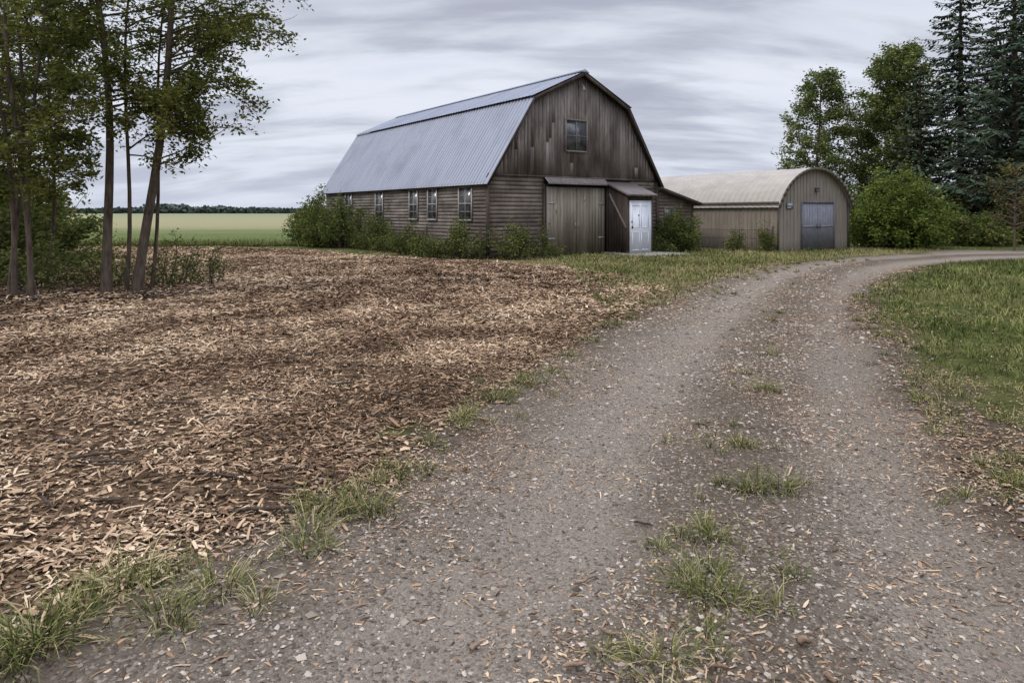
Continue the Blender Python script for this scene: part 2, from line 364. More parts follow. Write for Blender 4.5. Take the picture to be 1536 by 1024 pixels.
blades(mb,x,y,R.uniform(.04,.13,n)*g**.5*tall,R.uniform(.004,.0078,n)*g,np.abs(R.normal(.4,.3,n)),np.clip(R.beta(2,2.3,n)+(vn(x,y,1.5,34)-.5)*.8,0,1));print('lawn',n)
mb.obj('lawn_grass',lg)
mb=MB()
def dd(x,y):
    s=sdp(x,y,DRY);return (s>-.3)*(sdp(x,y,ROAD)<.1)*(sdp(x,y,MUL)<.3)*np.clip((vn(x,y,1.3,41)+vn(x,y,.4,42)-.5)*2,.08,1)
x,y=sample(190000,-7,19,9,31,9,1.2,dd);n=len(x);g=np.clip(np.hypot(x,y)/9,1,2.6)
blades(mb,x,y,R.uniform(.03,.09,n)*g**.5,R.uniform(.004,.007,n)*g,np.abs(R.normal(.4,.3,n)),np.clip(R.beta(2,2,n)+(vn(x,y,2.5,44)-.5)*.9,0,1));print('dry',n)
mb.obj('dry_grass',dg)
mb=MB()
n=16000;x=R.uniform(-24,-3,n);y=31.8+R.exponential(1.6,n)+(vn(x,x*0,2,51)-.5)*2
blades(mb,x,y,R.uniform(.12,.32,n),R.uniform(.012,.02,n),np.abs(R.normal(.25,.2,n)),R.beta(2,3,n))
mb.obj('field_grass',gr)

# ---------------------------------------------------------------- sticks / debris
barkd=simple('dark_bark_material',(.022,.016,.012),(.085,.062,.046),30,.9)
def tube(mb,pts,rad,sides=5,r=.5):
    P=np.array(pts,float);n=len(P);T=np.gradient(P,axis=0);T/=np.linalg.norm(T,axis=1)[:,None]+1e-9
    ref=np.array([0,0,1.]) if abs(T[0,2])<.8 else np.array([1.,0,0])
    U=np.cross(T,ref);U/=np.linalg.norm(U,axis=1)[:,None]+1e-9;W=np.cross(T,U)
    a=np.arange(sides)*2*np.pi/sides;rad=np.broadcast_to(rad,(n,))
    v=P[:,None]+(U[:,None]*np.cos(a)[None,:,None]+W[:,None]*np.sin(a)[None,:,None])*rad[:,None,None]
    i=np.arange(n-1)[:,None]*sides;j=np.arange(sides)[None];k=(j+1)%sides
    f=np.stack([i+j,i+k,i+sides+k,i+sides+j],2).reshape(-1,4)
    mb.add(v.reshape(-1,3),f,r)
mb=MB()
def stick(X,Y,L,rad,az=None):
    a=R.uniform(-.6,.6) if az is None else az
    p=[];q=np.array([X,Y])
    for i in range(6):
        p.append((q[0],q[1],float(zh(q[0],q[1]))+rad+.012+R.uniform(0,.012)));a+=R.normal(0,.15);q=q+np.array([math.cos(a),math.sin(a)])*L/5
    tube(mb,p,rad*np.array([.5,1,.95,.9,.7,.35]),6,R.random())
for u,v,L,rd in [(290,725,.3,.010),(230,615,.35,.011),(490,585,.3,.012),(950,780,.1,.006),(510,650,.2,.012),(60,760,.2,.01),(390,740,.22,.008),(1040,640,.12,.005),(430,545,.4,.013),(80,665,.3,.012)]:
    X,Y=px(u,v);stick(X,Y,L,rd)
for k in range(170):
    Y=R.uniform(3,24);X=R.uniform(-.78*Y,-.1*Y+.6)
    if sdp(np.array([X]),np.array([Y]),MUL)[0]>.1: stick(X,Y,R.uniform(.08,.45),R.uniform(.004,.011))
for k in range(140):
    X=R.normal(-9,2.2);Y=R.normal(12.8,1.3);stick(X,Y,R.uniform(.3,1.0),R.uniform(.006,.018),R.uniform(0,6.3))
mb.obj('fallen_sticks',barkd)
mb=MB()
for u,v,L,rd in [(845,1000,.085,.009),(900,945,.09,.007),(860,868,.12,.006),(1195,962,.055,.014),(1235,1010,.05,.010),(705,960,.05,.008),(395,888,.04,.010),(520,688,.09,.012),(1060,1000,.08,.008),(680,815,.03,.010)]:
    X,Y=px(u,v);stick(X,Y,L,rd)
mb.obj('bark_pieces',simple('bark_piece_material',(.10,.065,.042),(.25,.17,.115),40,.9))

# ---------------------------------------------------------------- BARN
ANG=math.atan2(.587,.809)
W,LN,EZ,BX,BZ,PZ=8.48,15.0,2.82,1.9,5.70,6.84
weath=wood('weathered_board_vertical',(.055,.043,.037),(.170,.139,.121),(.29,.25,.222),True,.4)
weath_h=wood('weathered_board_horizontal',(.060,.046,.037),(.165,.130,.107),(.25,.208,.172),False,.4)
grayw=wood('side_clapboard',(.085,.070,.060),(.21,.18,.157),(.30,.265,.235),False,.3)
doorw=wood('barn_door_wood',(.135,.112,.085),(.26,.222,.172),(.345,.30,.24),True,.25)
trim=wood('dark_trim_wood',(.025,.019,.015),(.075,.057,.047),(.12,.095,.08),True,.3,base=False)
backm=simple('dark_backing',(.012,.009,.007),(.02,.015,.012))
def rooftex(name,c1,c2,c3,axis_scale,rough=.5,metal=.35):
    m,t,b=newmat(name);o=t.obj()
    n=t.noise(t.mp(o,axis_scale),1,6,.65);n2=t.noise(o,.6,4,.6)
    c=t.mix(t.rng(n,.35,.7),c1,c2);c=t.mix(t.rng(n2,.5,.75,0,.6),c,c3)
    setp(t,b,c,t.rng(n,.3,.7,rough-.08,rough+.12),metal,.4,t.bump(n,.1,.005));return m
rm=rooftex('metal_roof',(.15,.165,.21),(.25,.27,.32),(.11,.122,.155),(.4,9,.4))
barn=empty('weathered_wooden_barn',(-.85,23.4,0),ANG)
def top(x):
    x=min(max(x,0),W);x=min(x,W-x)
    return EZ+(BZ-EZ)*x/BX if x<BX else BZ+(PZ-BZ)*(x-BX)/(W/2-BX)
mb=MB()
prof=[(0.03,0),(W-.03,0),(W-.03,EZ),(W-BX,BZ-.05),(W/2,PZ-.05),(BX,BZ-.05),(0.03,EZ)]
def ngon(mb,pts,r=.5): mb.add(pts,[list(range(len(pts)))],r)
ngon(mb,[(x,.03,z) for x,z in prof]);ngon(mb,[(x,LN-.03,z) for x,z in prof][::-1])
for (a,c_),(d_,e_) in zip(prof[1:],prof[2:]+prof[:1]):
    mb.add([(a,.03,c_),(d_,.03,e_),(d_,LN-.03,e_),(a,LN-.03,c_)],[(0,1,2,3)])
mb.obj('wall_core',backm,barn)
mb=MB();x=0.0
SP=2.9
while x<W-.01:
    w=min(R.uniform(.12,.19),W-x);x0,x1=x+.003,x+w-.004;z0=SP
    segs=[(z0,None)]
    if top(x0)>4 and R.random()<.25:
        m=R.uniform(3.2,5.2);segs=[(z0,m-.004),(m,None)]
    br=R.normal(.5,.22)
    for (za,zb) in segs:
        ta=min(top(x0),zb or 99)-(.02 if zb is None else 0);tb=min(top(x1),zb or 99)-(.02 if zb is None else 0)
        if max(ta,tb)<=za+.02:continue
        ta=max(ta,za+.01);tb=max(tb,za+.01);y0=-R.uniform(.02,.034)
        mb.hexa([(x0,y0,za),(x1,y0,za),(x1,.0,za),(x0,.0,za),(x0,y0,ta),(x1,y0,tb),(x1,0,tb),(x0,0,ta)],np.clip(br+R.normal(0,.07),0,1))
    x+=w
mb.obj('gable_boards',weath,barn)
mb=MB()
def lap(mb,x0,x1,z0,z1,h,y=0.0,lo=.2,hi=.8):
    z=z0
    while z<z1-.02:
        zt=min(z+h,z1);xa=x0
        while xa<x1-.01:
            xb=min(x1,xa+R.uniform(.8,2.5))
            if x1-xb<.4:xb=x1
            p=R.uniform(-.002,.002)
            mb.hexa([(xa+.002,y-.021+p,z+.002),(xb-.002,y-.021+p,z+.002),(xb-.002,y,z+.002),(xa+.002,y,z+.002),(xa+.002,y-.018+p,zt),(xb-.002,y-.018+p,zt),(xb-.002,y,zt),(xa+.002,y,zt)],R.uniform(lo,hi));xa=xb
        z=zt
lap(mb,0.06,2.48,.05,2.84,.145)
lap(mb,6.9,W-.06,.05,2.84,.145)
mb.obj('lower_gable_boards',weath_h,barn)
mb=MB()
mb.box(-.02,W+.02,-.055,-.036,2.84,2.92,.5)
mb.box(-.05,.06,-.05,.0,0,2.84,.9);mb.box(W-.06,W+.06,-.055,0,0,2.84,.4)
mb.box(2.42,2.50,-.07,0,0,2.6,.3)
yo=-.26
PR=[(-.13,EZ-.20),(BX-.03,BZ+.03),(W/2,PZ+.04),(W-BX+.03,BZ+.03),(W+.13,EZ-.20)]
for (a,za),(c_,zc) in zip(PR,PR[1:]):
    mb.hexa([(a,yo,za-.15),(c_,yo,zc-.15),(c_,yo+.03,zc-.15),(a,yo+.03,za-.15),(a,yo,za-.01),(c_,yo,zc-.01),(c_,yo+.03,zc-.01),(a,yo+.03,za-.01)],.35)
    mb.hexa([(a,yo+.03,za-.06),(c_,yo+.03,zc-.06),(c_,-.0,zc-.06),(a,-.0,za-.06),(a,yo+.03,za-.03),(c_,yo+.03,zc-.03),(c_,0,zc-.03),(a,0,za-.03)],.2)
mb.box(-.16,-.13,-.2,LN+.2,EZ-.33,EZ-.2,.4);mb.box(-.13,.0,-.0,LN,EZ-.24,EZ-.22,.2)
mb.box(W+.13,W+.16,-.2,LN+.2,EZ-.33,EZ-.2,.4)
mb.obj('trim',trim,barn)
mb=MB();z=.3
while z<2.62:
    zt=min(z+.13,2.66);ya=0.02
    while ya<LN-.01:
        yb=min(LN,ya+R.uniform(1.5,4))
        if LN-yb<.5:yb=LN
        mb.hexa([(-.026,yb-.002,z),(-.026,ya+.002,z),(0,ya+.002,z),(0,yb-.002,z),(-.015,yb-.002,zt+.004),(-.015,ya+.002,zt+.004),(0,ya+.002,zt+.004),(0,yb-.002,zt+.004)],R.uniform(.2,.8));ya=yb
    z=zt
mb.obj('side_clapboards',grayw,barn)
mb=MB();mb.box(-.05,.0,0,LN,0,.3);mb.box(W,W+.04,0,LN,0,2.7);mb.box(0,W,LN,LN+.04,0,2.8)
mb.obj('foundation_and_rear_walls',simple('grey_wall',(.09,.075,.062),(.15,.13,.11)),barn)
def ribroof(mb,p0,p1,y0,y1,pitch=.2,amp=.018,th=.02,rows=1):
    d=np.array([p1[0]-p0[0],p1[1]-p0[1]]);n=np.array([-d[1],d[0]])/np.linalg.norm(d)
    if n[1]<0:n=-n
    ysl=[];hs=[];y=y0
    while y<y1:
        for f,hh in ((0,0),(.72,0),(.8,1),(.92,1)): ysl.append(y+f*pitch);hs.append(hh*amp)
        y+=pitch
    ysl.append(min(y,y1+pitch));hs.append(0);ysl=np.array(ysl);hs=np.array(hs);m=len(ysl)
    R0=[];K=rows+1
    for k in range(K):
        f=k/rows;x=p0[0]+d[0]*f;zz=p0[1]+d[1]*f
        R0.append(np.stack([x+n[0]*hs,ysl,zz+n[1]*hs],1))
    v=np.concatenate(R0);i=np.arange(m-1)[None]+np.arange(rows)[:,None]*m
    f=np.stack([i,i+1,i+1+m,i+m],2).reshape(-1,4);mb.add(v,f,.5)
    mb.add([(p0[0]-n[0]*th,y0,p0[1]-n[1]*th),(p1[0]-n[0]*th,y0,p1[1]-n[1]*th),(p1[0]-n[0]*th,y1,p1[1]-n[1]*th),(p0[0]-n[0]*th,y1,p0[1]-n[1]*th)],[(0,1,2,3)],.2)
mb=MB();ya,yb=-.28,LN+.25
ribroof(mb,(-.20,EZ-.27),(BX-.05,BZ+.03),ya,yb);ribroof(mb,(BX-.16,BZ+.04),(W/2,PZ+.06),ya,yb)
ribroof(mb,(W+.20,EZ-.27),(W-BX+.05,BZ+.03),ya,yb);ribroof(mb,(W-BX+.16,BZ+.04),(W/2,PZ+.06),ya,yb)
mb.hexa([(W/2-.22,ya-.01,PZ-.0),(W/2+.22,ya-.01,PZ-.0),(W/2+.22,yb,PZ-.0),(W/2-.22,yb,PZ-.0),(W/2-.02,ya-.01,PZ+.12),(W/2+.02,ya-.01,PZ+.12),(W/2+.02,yb,PZ+.12),(W/2-.02,yb,PZ+.12)])
mb.obj('roof',rm,barn)
glass,t,b=newmat('window_glass');o=t.obj();n=t.noise(o,2.5,3);setp(t,b,t.mix(t.rng(n,.35,.7),(.03,.034,.04),(.14,.145,.155)),.15,0,.5)
wfr=simple('pale_window_frame',(.30,.285,.26),(.44,.425,.40),12,.7)
bfr=simple('weathered_window_frame',(.12,.10,.085),(.24,.21,.18),12,.8)
def win_side(mf,mg,y0,y1,z0,z1):
    x=-.036
    mg.box(x-.012,x,y0,y1,z0,z1)
    w=.05
    mf.box(x-.045,x,y0-w,y0,z0-w,z1+w);mf.box(x-.045,x,y1,y1+w,z0-w,z1+w)
    mf.box(x-.05,x,y0,y1,z1,z1+w);mf.box(x-.07,x,y0-.02,y1+.02,z0-w-.003,z0)
    ym=(y0+y1)/2;zm=(z0+z1)/2
    mf.box(x-.028,x-.012,ym-.012,ym+.012,z0,z1);mf.box(x-.032,x-.012,y0,y1,zm-.018,zm+.018)
    for zz in ((z0+zm)/2,(z1+zm)/2): mf.box(x-.022,x-.012,y0,y1,zz-.007,zz+.007)
mf=MB();mg=MB()
for y0,y1 in ((.92,1.74),(3.4,4.05),(4.95,5.6),(8.15,8.85),(11.6,12.3)): win_side(mf,mg,y0,y1,1.33,2.47)
mf.obj('side_window_frames',wfr,barn);mg.obj('side_window_glass',glass,barn)
mf=MB();mg=MB()
x0,x1,z0,z1=3.5,4.5,3.9,5.02
mg.box(x0,x1,-.052,-.04,z0,z1)
w=.06
mf.box(x0-w,x0,-.085,-.03,z0-w,z1+w);mf.box(x1,x1+w,-.085,-.03,z0-w,z1+w);mf.box(x0,x1,-.087,-.03,z1,z1+w);mf.box(x0-.0,x1+.0,-.10,-.03,z0-w,z0)
mf.box(x0+.485,x0+.515,-.072,-.052,z0,z1);mf.box(x0,x1,-.068,-.052,(z0+z1)/2-.012,(z0+z1)/2+.012)
mf.obj('loft_window_frame',bfr,barn);mg.obj('loft_window_glass',glass,barn)
mb=MB();tube(mb,[(W/2-.1,-.03,6.35),(W/2-.1,-.25,6.38),(W/2-.1,-.32,6.3)],.015);tube(mb,[(W/2-.1,-.32,6.32),(W/2-.1,-.32,6.24),(W/2-.1,-.32,6.16)],np.array([.02,.05,.07]),8)
tube(mb,[(W/2-.1,-.05,6.6),(W/2-.1,-.05,5.9)],.012)
mb.obj('gable_lamp',simple('lamp_metal',(.12,.12,.12),(.22,.22,.22)),barn)
mb=MB()
for a,c_ in ((2.54,3.98),(4.0,5.44)):
    x=a
    while x<c_-.01:
        w=min(.16,c_-x);y=-R.uniform(.095,.105);mb.box(x+.003,x+w-.003,y,-.06,.06,2.52,np.clip(R.normal(.5,.2),0,1));x+=w
mb.obj('barn_doors',doorw,barn)
mb=MB();mb.box(2.5,5.48,-.06,-.0,0,2.62,.1)
mb.obj('door_backing',backm,barn)
mb=MB()
for a in (3.9,4.06): mb.box(a-.012,a+.012,-.14,-.11,1.0,1.2)
for a in (2.6,5.1):
    for z in (.6,1.9): mb.box(a,a+.32,-.113,-.106,z,z+.05)
mb.box(2.95,3.01,-.109,-.106,1.55,1.85);mb.box(4.35,4.4,-.109,-.106,2.0,2.15)
mb.obj('door_hardware',simple('worn_metal',(.18,.17,.16),(.5,.49,.47),20,.6,.3),barn)
tin=rooftex('rusty_tin',(.13,.11,.10),(.22,.195,.185),(.12,.075,.05),(12,2,2),.65,.15)
mb=MB()
def awn(x0,x1,zt,zb,dep):
    x=x0
    while x<x1-.01:
        for (a,c_,h0,h1) in ((0,.07,0,0),(.07,.085,0,.02),(.085,.105,.02,.02),(.105,.12,.02,0)):
            xa=min(x+a,x1);xb=min(x+c_,x1)
            mb.add([(xa,-.066,zt+h0),(xb,-.066,zt+h1),(xb,-dep,zb+h1),(xa,-dep,zb+h0)],[(0,1,2,3)])
        x+=.12
    mb.box(x0,x1,-dep,-dep+.02,zb-.05,zb-.004)
awn(2.46,5.46,2.86,2.66,.30)
mb.obj('door_awning',tin,barn)
VX0,VX1,VD=5.53,6.88,1.19
mb=MB();y=-.04
while y>-VD+.02:
    w=min(.15,VD+y);f0=-y/VD;f1=(-y+w)/VD;za=2.66-.42*f0;zb=2.66-.42*f1
    for vx in (VX0,VX1):
        mb.hexa([(vx-.02,y-w+.003,0),(vx-.02,y-.003,0),(vx+.02,y-.003,0),(vx+.02,y-w+.003,0),(vx-.02,y-w+.003,zb),(vx-.02,y-.003,za),(vx+.02,y-.003,za),(vx+.02,y-w+.003,zb)],R.uniform(.2,.8))
    y-=w
mb.box(VX0-.02,VX0+.10,-VD-.03,-VD,0,2.2,.4);mb.box(VX1-.10,VX1+.02,-VD-.03,-VD,0,2.2,.4);mb.box(VX0+.1,VX1-.1,-VD-.03,-VD,2.03,2.2,.3)
mb.obj('porch_walls',trim,barn)
mb=MB();mb.beam((VX0-.06,-.3,2.3),(VX0-.06,-VD-.0,1.0),.03,.09,1)
mb.hexa([(VX0-.12,-VD-.2,2.19),(VX1+.12,-VD-.2,2.19),(VX1+.12,-.07,2.70),(VX0-.12,-.07,2.70),(VX0-.12,-VD-.2,2.24),(VX1+.12,-VD-.2,2.24),(VX1+.12,-.07,2.76),(VX0-.12,-.07,2.76)],.3)
mb.obj('porch_frame_and_brace',weath,barn)
mb=MB();x=VX0-.12
while x<VX1+.12:
    mb.hexa([(x,-VD-.22,2.245),(x+.09,-VD-.22,2.245),(x+.09,-.06,2.765),(x,-.06,2.765),(x+.01,-VD-.22,2.262),(x+.08,-VD-.22,2.262),(x+.08,-.06,2.782),(x+.01,-.06,2.782)]);x+=.1
mb.obj('porch_roof',tin,barn)
white,t,b=newmat('white_paint');o=t.obj();n=t.noise(t.mp(o,(6,6,2)),2,6,.7);setp(t,b,t.mix(t.rng(n,.52,.75),(.68,.71,.76),(.48,.49,.50)),.5,0,.4)
mb=MB();dx0,dx1=VX0+.13,VX1-.13;yd=-VD-.02
mb.box(dx0,dx1,yd-.03,yd+.02,.03,2.0)
for z0,z1 in ((.15,.85),(1.0,1.85)):
    for a,c_ in ((dx0+.1,dx0+.5),(dx0+.58,dx1-.1)):
        mb.box(a,c_,yd-.038,yd-.03,z0,z0+.025);mb.box(a,c_,yd-.038,yd-.03,z1-.025,z1);mb.box(a,a+.025,yd-.038,yd-.03,z0+.025,z1-.025);mb.box(c_-.025,c_,yd-.038,yd-.03,z0+.025,z1-.025)
mb.box(VX0+.1,dx0,yd-.045,yd+.0,.0,2.03);mb.box(dx1,VX1-.1,yd-.045,yd,.0,2.03);mb.box(dx0,dx1,yd-.045,yd,2.0,2.03)
mb.obj('white_door',white,barn)
mb=MB();mb.box(dx0+.06,dx0+.10,yd-.09,yd-.03,.98,1.06);mb.box(dx0+.05,dx0+.11,yd-.045,yd-.03,1.2,1.26);mb.box(dx0+.42,dx0+.48,yd-.042,yd-.03,1.45,1.5)
mb.obj('door_handle',simple('dark_handle',(.04,.03,.03),(.09,.06,.05)),barn)
LX0,LX1=W+.06,10.75
mb=MB()
def lt(x): return 2.50-(x-W)*.245
z=.04
while z<2.5:
    zt=z+.14;xe=min(LX1,W+(2.50-zt)/.245) if zt>lt(LX1) else LX1
    if xe>LX0+.05: mb.hexa([(LX0,-.022,z+.002),(xe,-.022,z+.002),(xe,0,z+.002),(LX0,0,z+.002),(LX0,-.018,zt),(xe,-.018,zt),(xe,0,zt),(LX0,0,zt)],R.uniform(.2,.7))
    z=zt
mb.add([(LX0,.01,0),(LX1,.01,0),(LX1,.01,lt(LX1)-.02),(LX0,.01,lt(LX0)-.02)],[(0,1,2,3)],.3)
mb.box(LX1-.03,LX1,.02,7,0,lt(LX1)-.03,.4);mb.add([(LX0,7,0),(LX1,7,0),(LX1,7,lt(LX1)),(LX0,7,lt(LX0))],[(0,1,2,3)],.3)
mb.obj('lean_to_walls',weath_h,barn)
mb=MB();mb.hexa([(W+.02,-.3,2.51),(LX1+.3,-.3,lt(LX1+.3)+.01),(LX1+.3,7.2,lt(LX1+.3)+.01),(W+.02,7.2,2.51),(W+.02,-.3,2.6),(LX1+.3,-.3,lt(LX1+.3)+.10),(LX1+.3,7.2,lt(LX1+.3)+.10),(W+.02,7.2,2.6)],.3)
mb.box(LX1-.1,LX1+.03,-.05,-.0,0,lt(LX1)-.03,.5)
mb.obj('lean_to_roof_deck',trim,barn)
mb=MB();mb.hexa([(W+.02,-.31,2.605),(LX1+.32,-.31,lt(LX1+.32)+.105),(LX1+.32,7.2,lt(LX1+.32)+.105),(W+.02,7.2,2.605),(W+.02,-.31,2.62),(LX1+.32,-.31,lt(LX1+.32)+.12),(LX1+.32,7.2,lt(LX1+.32)+.12),(W+.02,7.2,2.62)])
mb.obj('lean_to_roof',tin,barn)
mf=MB();mg=MB();x0,x1,z0,z1=8.95,9.5,1.12,1.75
mg.box(x0,x1,-.05,-.036,z0,z1);mf.box(x0-.05,x0,-.07,-.02,z0-.05,z1+.05);mf.box(x1,x1+.05,-.07,-.02,z0-.05,z1+.05);mf.box(x0,x1,-.07,-.02,z1,z1+.05);mf.box(x0,x1,-.075,-.02,z0-.05,z0);mf.box((x0+x1)/2-.012,(x0+x1)/2+.012,-.06,-.05,z0,z1)
mf.obj('lean_to_window_frame',bfr,barn);mg.obj('lean_to_window_glass',glass,barn)
mb=MB();mb.hexa([(5.2,-2.5,-.1),(7.6,-2.5,-.1),(7.6,-.1,-.1),(5.2,-.1,-.1),(5.25,-2.45,.045),(7.55,-2.45,.045),(7.55,-.1,.055),(5.25,-.1,.055)])
ap=mb.obj('concrete_pad',simple('concrete',(.18,.165,.148),(.27,.25,.225),5,.9))
ap.location=(-.85,23.4,0);ap.rotation_euler=(0,0,ANG)

# ---------------------------------------------------------------- wire fences
rust=simple('rusty_wire',(.05,.035,.028),(.12,.08,.06),15,.8)
def fence(pts,h=.95,name='wire_fence'):
    mb=MB()
    for (a,b_) in zip(pts,pts[1:]):
        a=np.array(a);b_=np.array(b_);d=b_-a;L=np.hypot(*d);n=max(1,int(L/1.8));d=d/L
        for i in range(n+1):
            q=a+d*L*i/n;tube(mb,[(q[0],q[1],-.1),(q[0]+R.normal(0,.02),q[1],h+.12)],.03,6)
        k=int(L/.085)
        for i in range(k):
            q=a+d*L*(i+.5)/k;mb.box(q[0]-.005,q[0]+.005,q[1]-.005,q[1]+.005,.03,h+R.uniform(-.02,.03))
        for z in (.1,.5,h-.05): mb.beam((*a,z),(*b_,z),.012,.02)
    mb.obj(name,rust)
def B(x,y): 
    c_,s_=math.cos(ANG),math.sin(ANG);return (-.85+x*c_-y*s_,23.4+x*s_+y*c_)
fence([B(-.6,10.5),B(-.6,-.45),B(2.2,-.45)])
fence([B(10.9,-.2),(10.65,27.9)],.9)

# ---------------------------------------------------------------- SHED
SA=math.atan2(.516,.857);shed=empty('arched_metal_shed',(10.78,27.75,0),SA)
SW,SL,SE,SPK=4.75,12.5,2.02,3.42
rise=SPK-SE;rad=(SW*SW/4+rise*rise)/(2*rise)
def at(x,e=0): 
    dx=x-SW/2;return SPK-rad+math.sqrt(max((rad)**2-dx*dx,0))
def metalwall(name,c1,c2,c3):
    m,t,b=newmat(name);o=t.obj();n=t.noise(t.mp(o,(7,7,.6)),1,6,.7);n2=t.noise(o,1.2,4)
    c=t.mix(t.rng(n,.35,.7),c1,c2);c=t.mix(t.rng(n2,.5,.75,0,.6),c,c3);sp=t.n('ShaderNodeSeparateXYZ');t.set(sp.inputs[0],o)
    c=t.mix(t.rng(t.m('ADD',sp.outputs[2],t.m('MULTIPLY',n,.6)),.75,.3,0,.55),c,(.09,.075,.055))
    setp(t,b,c,.65,.1,.3,t.bump(n,.15,.005));return m
sw=metalwall('tan_metal_wall',(.20,.172,.138),(.28,.245,.197),(.16,.14,.11))
sroof=rooftex('tan_metal_roof',(.27,.245,.21),(.36,.33,.285),(.21,.19,.16),(3,1,3),.6,.1)
mb=MB()
def ribwall(fx,n0,n1,hgt,pitch=.22):
    u=n0
    while u<n1-.001:
        for a,c_,d0,d1 in ((0,.15,0,0),(.15,.17,0,.03),(.17,.205,.03,.03),(.205,.22,.03,0)):
            ua=min(u+a,n1);ub=min(u+c_,n1)
            if ub-ua<1e-4:continue
            pa=fx(ua,d0);pb=fx(ub,d1)
            mb.add([(pa[0],pa[1],0),(pb[0],pb[1],0),(pb[0],pb[1],hgt(ub)),(pa[0],pa[1],hgt(ua))],[(0,1,2,3)],.5)
        u+=pitch
D0,D1,DZ=1.5,3.72,2.03
ribwall(lambda u,d:(u,-d),0,D0,lambda u:at(u)-.01)
ribwall(lambda u,d:(u,-d),D1,SW,lambda u:at(u)-.01)
u=D0
while u<D1-.001:
    for a,c_,d0,d1 in ((0,.15,0,0),(.15,.17,0,.03),(.17,.205,.03,.03),(.205,.22,.03,0)):
        ua=min(u+a,D1);ub=min(u+c_,D1)
        if ub-ua>1e-4: mb.add([(ua,-d0,DZ),(ub,-d1,DZ),(ub,-d1,at(ub)-.01),(ua,-d0,at(ua)-.01)],[(0,1,2,3)])
    u+=.22
ribwall(lambda u,d:(-d,u),0,SL,lambda u:SE)
ribwall(lambda u,d:(SW+d,u),0,SL,lambda u:SE)
xsA=np.linspace(0,SW,20)
ngon(mb,[(0,SL,0)]+[(x,SL,at(x)) for x in xsA]+[(SW,SL,0)])
mb.obj('shed_walls',sw,shed)
mb=MB();ys_=[];hs=[];y=-.2
while y<SL+.2:
    for f,hh in ((0,0),(.7,0),(.8,1),(.92,1)):ys_.append(y+f*.3);hs.append(.025*hh)
    y+=.3
ys_=np.array(ys_);hs=np.array(hs);half=math.asin((SW/2+.12)/rad);an=np.linspace(-half,half,25);m=len(ys_)
v=np.concatenate([np.stack([SW/2+(rad+.03+hs)*math.sin(a),ys_,SPK-rad+(rad+.03+hs)*math.cos(a)],1) for a in an])
i=np.arange(m-1)[None]+np.arange(24)[:,None]*m;mb.add(v,np.stack([i,i+1,i+1+m,i+m],2).reshape(-1,4))
v=np.concatenate([[(SW/2+(rad+.01)*math.sin(a),-.2,SPK-rad+(rad+.01)*math.cos(a)),(SW/2+(rad+.01)*math.sin(a),SL+.2,SPK-rad+(rad+.01)*math.cos(a))] for a in an])
mb.add(v,[(2*k,2*k+1,2*k+3,2*k+2) for k in range(24)])
mb.obj('shed_roof',sroof,shed,True)
mb=MB()
q=lambda r_,g:(SW/2+r_*math.sin(g),SPK-rad+r_*math.cos(g))
for a,c_ in zip(an,an[1:]):
    ra,rb,y0,y1=rad-.06,rad+.06,-.235,-.203
    A,Bq,C_,D_=q(ra,a),q(ra,c_),q(rb,c_),q(rb,a)
    mb.hexa([(A[0],y0,A[1]),(Bq[0],y0,Bq[1]),(Bq[0],y1,Bq[1]),(A[0],y1,A[1]),(D_[0],y0,D_[1]),(C_[0],y0,C_[1]),(C_[0],y1,C_[1]),(D_[0],y1,D_[1])])
mb.box(-.06,.05,-.055,-.032,0,SE-.05);mb.box(SW-.05,SW+.06,-.055,-.032,0,SE-.05)
mb.box(-.17,-.14,-.2,SL,SE-.12,SE+.0)
mb.obj('shed_trim',simple('shed_trim_brown',(.06,.048,.038),(.11,.09,.07)),shed)
mb=MB()
for a,c_ in ((D0+.06,2.59),(2.63,D1-.06)):
    u=a
    while u<c_-.005:
        w=min(.18,c_-u);mb.box(u,u+w*.75,-.03,-.01,.04,DZ-.06);mb.box(u+w*.75,u+w,-.036,-.01,.04,DZ-.06);u+=w
    mb.box(a,c_,-.05,-.037,.95,1.03)
mb.obj('shed_doors',simple('grey_blue_metal_door',(.16,.165,.185),(.22,.225,.25),4,.55,.1),shed)
mb=MB();mb.box(D0-.02,D0+.06,-.06,.0,0,DZ);mb.box(D1-.06,D1+.02,-.06,.0,0,DZ);mb.box(D0+.06,D1-.06,-.06,.0,DZ-.06,DZ+.02);mb.box(2.59,2.63,-.02,.0,0,DZ-.06);mb.box(2.5,2.53,-.09,-.055,.9,1.1);mb.box(2.69,2.72,-.09,-.055,.9,1.1)
mb.obj('shed_door_frame',simple('grey_frame',(.09,.09,.10),(.15,.15,.16)),shed)
mb=MB();mb.box(.55,.95,-.045,-.034,1.72,1.98);mb.obj('notice_sign',simple('sign_face',(.07,.09,.12),(.2,.22,.25),30),shed)
mb=MB();mb.box(.59,.91,-.048,-.0455,1.86,1.93);mb.box(.59,.82,-.048,-.0455,1.76,1.80);mb.obj('notice_lettering',simple('sign_text',(.4,.4,.4),(.5,.5,.5)),shed)
mb=MB();mb.box(2.4,2.52,-.16,-.035,2.45,2.6);mb.box(2.38,2.54,-.2,-.035,2.6,2.63);mb.obj('shed_wall_lamp',simple('lamp2',(.1,.1,.1),(.2,.2,.2)),shed)

